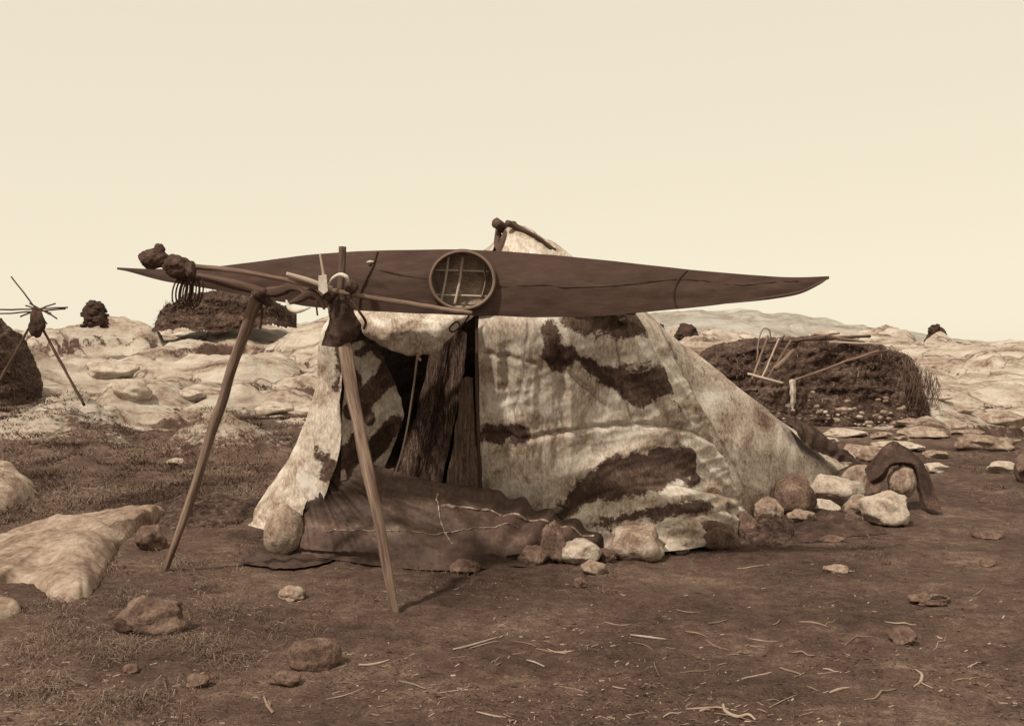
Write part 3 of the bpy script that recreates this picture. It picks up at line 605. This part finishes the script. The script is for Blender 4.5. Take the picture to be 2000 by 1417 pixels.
turf_house('turf_house','dark turf hut on the skyline behind the left end of the kayak',[(296,622,626,40),(316,604,627,39.5),(336,582,628,39),(400,572,628,39),(460,576,626,39),(515,588,624,39),(545,602,622,39.5),(566,620,622,40)],1.6,9,sp=1.6,strands=2000,col=(0,.5))
turf_house('turf_house','dark turf hut cut off by the left edge of the photo',[(-220,640,800,22),(-150,625,800,22),(-90,622,798,22),(-45,634,796,22),(-15,660,794,22.1),(8,705,792,22.2),(40,775,790,22.3)],1.2,14,strands=2500,col=(0,.6))
bl=[];bf=[];sh=[]
for i in range(260):
    px=random.uniform(1760,1835); L=random.uniform(12,60); top=695+max(0,(px-1760))*.6+random.uniform(-8,40); Y=24.75
    a=P(px,top,Y); b=P(px+random.uniform(-18,20),top+L,Y-.25); w=.007; k=len(bl); bl+= [a-[w,0,0],a+[w,0,0],b]; bf.append((k,k+1,k+2)); sh+=[random.random()*.7]*3
mesh('thatch',bl,bf,'grass',th,{'shade':sh},smooth=False,kind='stuff')
pol=[((1468,742,24.4),(1500,655,24.9),.025,'wood','slanting pole leaning leftmost in the stick bundle on the turf house'),((1485,745,24.3),(1522,662,24.9),.022,'wood_pale','pale pole second from the left in the stick bundle on the turf house'),((1497,742,24.3),(1545,664,24.9),.025,'wood','slanting pole rightmost in the stick bundle on the turf house'),((1476,744,24.35),(1532,655,24.95),.02,'wood_dark','dark thin pole in the middle of the stick bundle on the turf house'),((1460,730,24.3),(1530,748,24.2),.03,'wood_pale','short pale plank lying at the foot of the stick bundle'),((1545,744,24.1),(1716,684,24.6),.026,'wood','long thin pole slanting up across the front of the turf house'),((1500,668,24.9),(1700,656,25.3),.035,'wood_dark','dark beam lying along the turf house roof'),((1590,652,25.2),(1690,668,25.1),.03,'wood','short beam crossing the dark roof beam'),((1515,720,24.4),(1550,684,24.7),.05,'wood','flat paddle blade leaning on the turf house wall'),((1560,664,24.8),(1640,650,25.2),.02,'wood','thin stick poking above the left half of the turf house roof'),((1620,668,24.9),(1720,672,24.9),.022,'wood_pale','thin pale stick lying on the right half of the turf house roof')]
for a,b,r,m,l in pol: tube('pole',[P(*a),(P(*a)+P(*b))/2,P(*b)],r,m,sides=8,label=l,cat='pole',wob=.015)
tube('bent_hoop',pt((1478,705,24.6),(1482,665,24.8),(1490,643,24.9),(1502,644,24.9),(1506,662,24.9)),.016,'wood',sides=8,label='bent wooden hoop standing above the stick bundle',cat='hoop')
sheet('rag',[[(1542,742,24.1),(1548,740,24.05),(1553,742,24.1)],[(1543,765,24.1),(1549,768,24.0),(1555,764,24.1)],[(1545,796,24.15),(1549,800,24.1),(1552,794,24.15)]],6,6,'cloth',None,lambda px,py,v,u,p:.03*nz(px*.2,py*.1),label='pale rag hanging from the low end of the long thin pole',cat='rag')
for i in range(60):
    px=random.gauss(1690,75); py=834+(px-1700)*.06-abs(random.gauss(0,24))-2; s=random.uniform(.02,.07); V,Fc=stone_geo(P(px,py,24.55),(s*1.4,.04,s*.8),200+i,2,.3,.5); mesh('wall_stone',V,Fc,('slab','stone','stone_pale')[i%3],th)
# cairns
def cairn(x0,x1,y0,y1,label,Y,seed):
    R=random.Random(seed); c=P((x0+x1)/2,y1,Y); w=(x1-x0)/F*Y; h=(y1-y0)/F*Y; t=thing('cairn',label,'cairn',tuple(c))
    V,Fc=stone_geo((c[0],c[1],c[2]+h*.35),(w*.38,w*.38,h*.48),seed*3,3,.3,.2); mesh('core',V,Fc,'cairn',t)
    for k in range(40):
        lv=k/40; rad=w*.36*math.sqrt(max(.03,1-lv**2.5)); a=R.uniform(0,6.28)
        V,Fc=stone_geo((c[0]+rad*math.cos(a),c[1]+rad*math.sin(a),c[2]-.05+h*.86*lv),(R.uniform(.1,.17)*w,R.uniform(.1,.17)*w,R.uniform(.06,.1)*w),seed*50+k,2,.25,.4); mesh('stone',V,Fc,'cairn',t)
cairn(156,213,578,634,'dark cairn of piled stones on the left skyline',36,1)
cairn(1314,1368,627,668,'dark cairn just right of the tent slope',52,2)
cairn(1804,1851,627,672,'dark cairn on the skyline right of the turf house',60,3)
cairn(1282,1300,627,655,'tiny dark cairn peeping out at the edge of the tent slope',58,4)
ls=thing('drying_rack','spindly tripod of sticks beside the hut at the left edge','rack',tuple(hit(100,790)))
LY=20.0
for a,b in (((62,632),(-6,752)),((82,640),(165,792))): tube('leg',[P(*a,LY),P((a[0]+b[0])/2,(a[1]+b[1])/2,LY),P(*b,LY)],.024,'wood_dark',ls,sides=8,wob=.012)
for a,b in (((22,540),(92,632)),((-30,615),(128,603)),((40,604),(132,600)),((-30,606),(90,602)),((50,596),(100,612)),((58,592),(112,622)),((40,618),(108,592))): tube('crossbar',[P(*a,LY),P((a[0]+b[0])/2,(a[1]+b[1])/2,LY-.05),P(*b,LY)],.014,'wood_dark',ls,sides=8,wob=.012)
V,Fc=stone_geo(P(72,632,LY-.1),(.15,.12,.26),77,4,.3,.1); mesh('skin_bundle',V,Fc,'darkhide',label='small skin bundle hanging from the tripod at the left edge',cat='bundle')
# ------------------------------------------------------------------ pouch and cords
sheet('leather_pouch',[[(654,578,7.38),(668,574,7.34),(684,592,7.38)],[(648,605,7.38),(668,608,7.31),(692,610,7.38)],[(640,640,7.42),(668,644,7.33),(704,638,7.42)],[(630,674,7.45),(660,676,7.38),(694,660,7.45)]],[14,14],12,'darkhide',None,lambda px,py,v,u,p:.016*rdg(nz(px*.03,py*.03,4))+.006*fb(px*.05,py*.05,2,3),label='dark leather pouch wrapped over the top of the near stand pole',cat='pouch')
tube('pouch_strap',pt((686,585,7.3),(703,610,7.3),(714,628,7.35),(710,642,7.38)),.009,'rope',label='dark strap dangling right of the leather pouch',cat='strap')
for i,(x,y,l) in enumerate(((622,590,26),(690,572,22))): tube('cord',pt((x,y-10,7.33),(x-4,y+4,7.32),(x-2,y+l,7.33)),.006,'rope',label=['thin dark cord hanging left of the near pole top','thin dark cord hanging right of the near pole top'][i],cat='cord')
tube('hanging_cord',pt((510,590,7.8),(511,615,7.8),(508,642,7.8)),.010,'rope',label='short dark cord hanging at the top of the far stand pole',cat='cord')
# ------------------------------------------------------------------ twigs, bones
TW=[(915,1268,975,1250),(1000,1278,1028,1270),(1048,1265,1125,1275),(1025,1290,1062,1298),(1300,1263,1320,1268),(1180,1215,1235,1222),(1440,1330,1500,1310),(1690,1365,1748,1345),(1330,1315,1390,1308),(1230,1240,1300,1250),(1700,1160,1760,1152),(1600,1178,1640,1172),(640,1365,715,1345),(520,1365,535,1390),(1225,1398,1270,1392),(1340,1385,1440,1392),(1400,1395,1480,1410),(1560,1400,1600,1390),(1500,1380,1560,1352),(1750,1300,1800,1310),(880,1285,910,1280),(860,1355,920,1340),(1090,1340,1150,1352),(1380,1250,1410,1270),(1460,1245,1520,1252),(1560,1215,1620,1225),(1650,1260,1700,1240),(700,1300,760,1290),(1000,1250,1050,1262),(1540,1275,1590,1282),(1810,1268,1850,1240),(1860,1330,1920,1322),(1280,1290,1285,1320),(930,1390,990,1402),(780,1330,830,1345),(1165,1395,1210,1410),(1730,1215,1790,1222),(1900,1165,1940,1150),(1320,1190,1370,1196),(1440,1110,1490,1105)]
for i in range(36):
    cxx,cyy,sx_,sy_=random.choice([(1050,1275,120,25),(1450,1385,160,22),(1600,1290,150,50),(1300,1250,150,40),(1750,1350,100,30)])
    x=random.gauss(cxx,sx_); y=min(1412,random.gauss(cyy,sy_)); a=random.uniform(-.8,.8); L=random.uniform(12,50); TW.append((x,y,x+L*math.cos(a),y+L*math.sin(a)*.6))
for i,(a,b,c,d) in enumerate(TW):
    p=hit(a,b); q=hit(c,d); L=np.linalg.norm(q-p); n_=random.choice((3,4,5)); pts=[]
    r=random.uniform(.0025,.0065); ph=random.random()*50
    for k in range(n_):
        m=p+(q-p)*k/(n_-1); m[0]+=.12*L*nz(k*.9,ph); m[1]+=.25*L*nz(k*.9,ph+7); m[2]=H(m[0],m[1])+r*.6+.008*abs(nz(k,ph+3)); pts.append(m)
    tube('twig',pts,[r*.6,r*1.1,r*.9,r*.5],'twig' if i%3 else 'twig_pale',sides=6,sub=4,rough=.6,label='short pale twig lying on the bare dark earth of the foreground',cat='twig',group='twigs scattered on the foreground earth')
def gpts(L,dz=.008): 
    o=[]
    for q in L: p=hit(*q); p[2]+=dz; o.append(p)
    return o
tube('bone',gpts([(1785,1342),(1798,1332),(1800,1318),(1788,1308)],.005),[.003,.008,.007,.003],'twig_pale',sides=8,label='pale curved bone upturned in the right foreground',cat='bone')
tube('bone',gpts([(1412,1378),(1418,1392),(1440,1402),(1462,1398),(1475,1408)]),[.006,.009,.008,.007,.004],'twig_pale',sides=8,label='crooked pale bone on the earth at the bottom edge',cat='bone')
tube('bone',gpts([(885,1270),(920,1262),(972,1246)]),[.005,.008,.004],'twig_pale',sides=8,label='straight pale bone in the centre foreground',cat='bone')
tube('bone',gpts([(515,1362),(522,1380),(532,1394)]),[.005,.007,.004],'twig',sides=8,label='short curved bone at the lower left of the foreground',cat='bone')
ps=[hit(1832+20*math.cos(a),1174+6*math.sin(a)) for a in np.linspace(0,2*math.pi,25)[:-1]]
for p in ps: p[2]+=.02
sc=thing('shoe','worn leather shoe with open round top lying in the right foreground','shoe',tuple(hit(1820,1186)))
tube('collar',ps,.010,'stone_dark',sc,sides=8,rough=.9,closed=True)
g0=hit(1798,1174); V,Fc=stone_geo(g0+np.array([0,0,.02]),(.08,.07,.034),33,4,.3); mesh('toe',V,Fc,'stone_dark',sc)
g0=hit(1824,1180); V,Fc=stone_geo(g0+np.array([0,.02,.004]),(.09,.06,.018),34,4,.3); mesh('sole',V,Fc,'stone_dark',sc)
# ------------------------------------------------------------------ grass and litter (stuff)
bl=[];bf=[];sh=[]
def tuft(x,y,n,h,spread,wid,bright,flat=1.0):
    z=H(x,y); pd=random.uniform(0,6.28)
    for _ in range(n):
        a=random.uniform(0,6.283); r=spread*math.sqrt(random.random()); bx=x+r*math.cos(a); by=y+r*math.sin(a); hh=h*random.uniform(.3,1.1); ln=hh*random.uniform(.6,2.4)*flat; d=(a if random.random()<.5 else pd)+random.uniform(-.8,.8)
        p=np.array([bx,by,z-.01]); m=p+np.array([ln*.45*math.cos(d),ln*.45*math.sin(d),hh*.8]); tp=p+np.array([ln*math.cos(d),ln*math.sin(d),hh*random.uniform(.2,.95)])
        w=wid*random.uniform(.6,1.2); sd=np.array([-math.sin(d)*w,math.cos(d)*w,0]) if abs(math.sin(d))>.3 else np.array([w*.5,0,w*.8]); k=len(bl)
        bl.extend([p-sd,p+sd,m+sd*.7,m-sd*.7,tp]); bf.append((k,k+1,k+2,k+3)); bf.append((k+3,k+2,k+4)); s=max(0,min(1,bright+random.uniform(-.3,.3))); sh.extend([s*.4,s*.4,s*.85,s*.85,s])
N=0
while N<4800:
    px=random.uniform(-80,640); py=random.uniform(805,1000); Y=CH*F/(py-CY)*random.uniform(.9,1.02); Y=min(Y,22)
    x=(px-CX)/F*Y
    if nz(x*.5,Y*.5,31)<-.12 and random.random()<.8: continue
    if px>520 and py>930: continue
    N+=1; tuft(x,Y,12,random.uniform(.03,.10),random.uniform(.08,.25),.0032*Y/9,.2+.6*ss(-.3,.3,nz(x*.9,Y*.9,8)),1.3)
for (cx,cy,n,s) in ((350,1105,60,50),(430,1140,40,60),(255,1165,60,40),(235,1270,90,60),(370,1250,90,60),(420,1190,50,50),(150,1240,70,70),(80,1340,70,70),(200,1380,60,80),(440,1300,40,60),(60,1270,40,50),(480,1080,20,30),(1480,1050,30,50),(1880,900,50,90),(1950,960,40,60),(1700,1075,16,60),(300,1380,40,80),(1150,1130,16,90),(900,1130,14,90),(30,1020,20,30),(320,960,30,60),(150,950,40,80),(450,950,40,60),(1510,1040,50,30),(560,1230,20,90),(100,1185,50,60),(225,1110,50,25),(120,1000,40,60),(290,1020,20,30),(1600,1000,20,60)):
    for _ in range(n):
        px=random.gauss(cx,s*.55); py=random.gauss(cy,s*.25); 
        if 0<px<195 and 1035<py<1165: continue
        g=hit(px,max(py,760)); tuft(g[0],g[1],14,random.uniform(.02,.07),random.uniform(.04,.12),.002*max(1,g[1]/8),random.uniform(.4,1.0),1.4)
for _ in range(3200):
    px=random.uniform(-50,2050); py=random.uniform(880,1417); 
    Y=CH*F/(py-CY); x=(px-CX)/F*Y
    if nz(x*.7,Y*.7,41)<(.12 if px>700 else -.25): continue
    tuft(x,Y,6,random.uniform(.010,.03),.08,.0017*max(1,Y/8),random.uniform(.3,.75),1.5)
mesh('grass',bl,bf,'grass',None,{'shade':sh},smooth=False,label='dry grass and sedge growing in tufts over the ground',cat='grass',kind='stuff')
bl=[];bf=[];sh=[]
for i in range(12000):
    py=CY+709*(random.random()**.55)
    if py<850: continue
    px=random.uniform(-50,2050); Y=CH*F/(py-CY); x=(px-CX)/F*Y
    if nz(x*1.1,Y*1.1,51)<.0 and random.random()<.75: continue
    z=H(x,Y)+.004; a=random.uniform(0,3.14); L=random.uniform(.003,.02); w=random.uniform(.0012,.004); d=np.array([math.cos(a),math.sin(a),random.uniform(-.3,.3)])*L; s=np.array([-math.sin(a),math.cos(a),random.uniform(0,.8)])*w; c=np.array([x,Y,z]); k=len(bl)
    bl.extend([c-d-s,c+d-s,c+d+s,c-d+s]); bf.append((k,k+1,k+2,k+3)); q=random.random()**1.6; sh.extend([q]*4)
mesh('litter',bl,bf,'litter',None,{'shade':sh},smooth=False,label='tiny wood chips and dry bits littering the trampled earth',cat='litter',kind='stuff')
# ------------------------------------------------------------------ light, sky, camera
EL=math.radians(50); AZ=math.radians(38)
sd=Vector((-math.sin(AZ)*math.cos(EL),-math.cos(AZ)*math.cos(EL),math.sin(EL)))
sl=bpy.data.lights.new('sun','SUN'); sl.energy=4.0; sl.angle=math.radians(3); sl.color=(1,.92,.78); so=bpy.data.objects.new('sun',sl); COL.objects.link(so); so.rotation_euler=sd.to_track_quat('Z','Y').to_euler()
w=bpy.data.worlds.new('World'); SC.world=w; w.use_nodes=True; nt=w.node_tree; nt.nodes.clear()
sk=nt.nodes.new('ShaderNodeTexSky'); sk.sky_type='NISHITA'; sk.sun_disc=False; sk.sun_elevation=EL; sk.sun_rotation=math.atan2(sd.x,sd.y)
bw=nt.nodes.new('ShaderNodeRGBToBW'); mr=nt.nodes.new('ShaderNodeMapRange'); mr.inputs[1].default_value=0; mr.inputs[2].default_value=12; mr.inputs[3].default_value=7.25; mr.inputs[4].default_value=10.6
cm=nt.nodes.new('ShaderNodeVectorMath'); cm.operation='SCALE'; cm.inputs[0].default_value=(1.055,.955,.735)
bg=nt.nodes.new('ShaderNodeBackground'); bg.inputs[1].default_value=.1; ow=nt.nodes.new('ShaderNodeOutputWorld')
nt.links.new(sk.outputs[0],bw.inputs[0]); nt.links.new(bw.outputs[0],mr.inputs[0]); nt.links.new(mr.outputs[0],cm.inputs['Scale']); nt.links.new(cm.outputs[0],bg.inputs[0]); nt.links.new(bg.outputs[0],ow.inputs[0])
cd=bpy.data.cameras.new('camera'); cd.sensor_width=36; cd.lens=36*F/2000; cd.clip_end=3000; cd.clip_start=.1; ca=bpy.data.objects.new('camera',cd); COL.objects.link(ca); ca.location=(0,0,CH); ca.rotation_euler=(math.radians(90),0,0); SC.camera=ca
SC.view_settings.view_transform='Standard'; SC.view_settings.look='None'; SC.view_settings.exposure=0
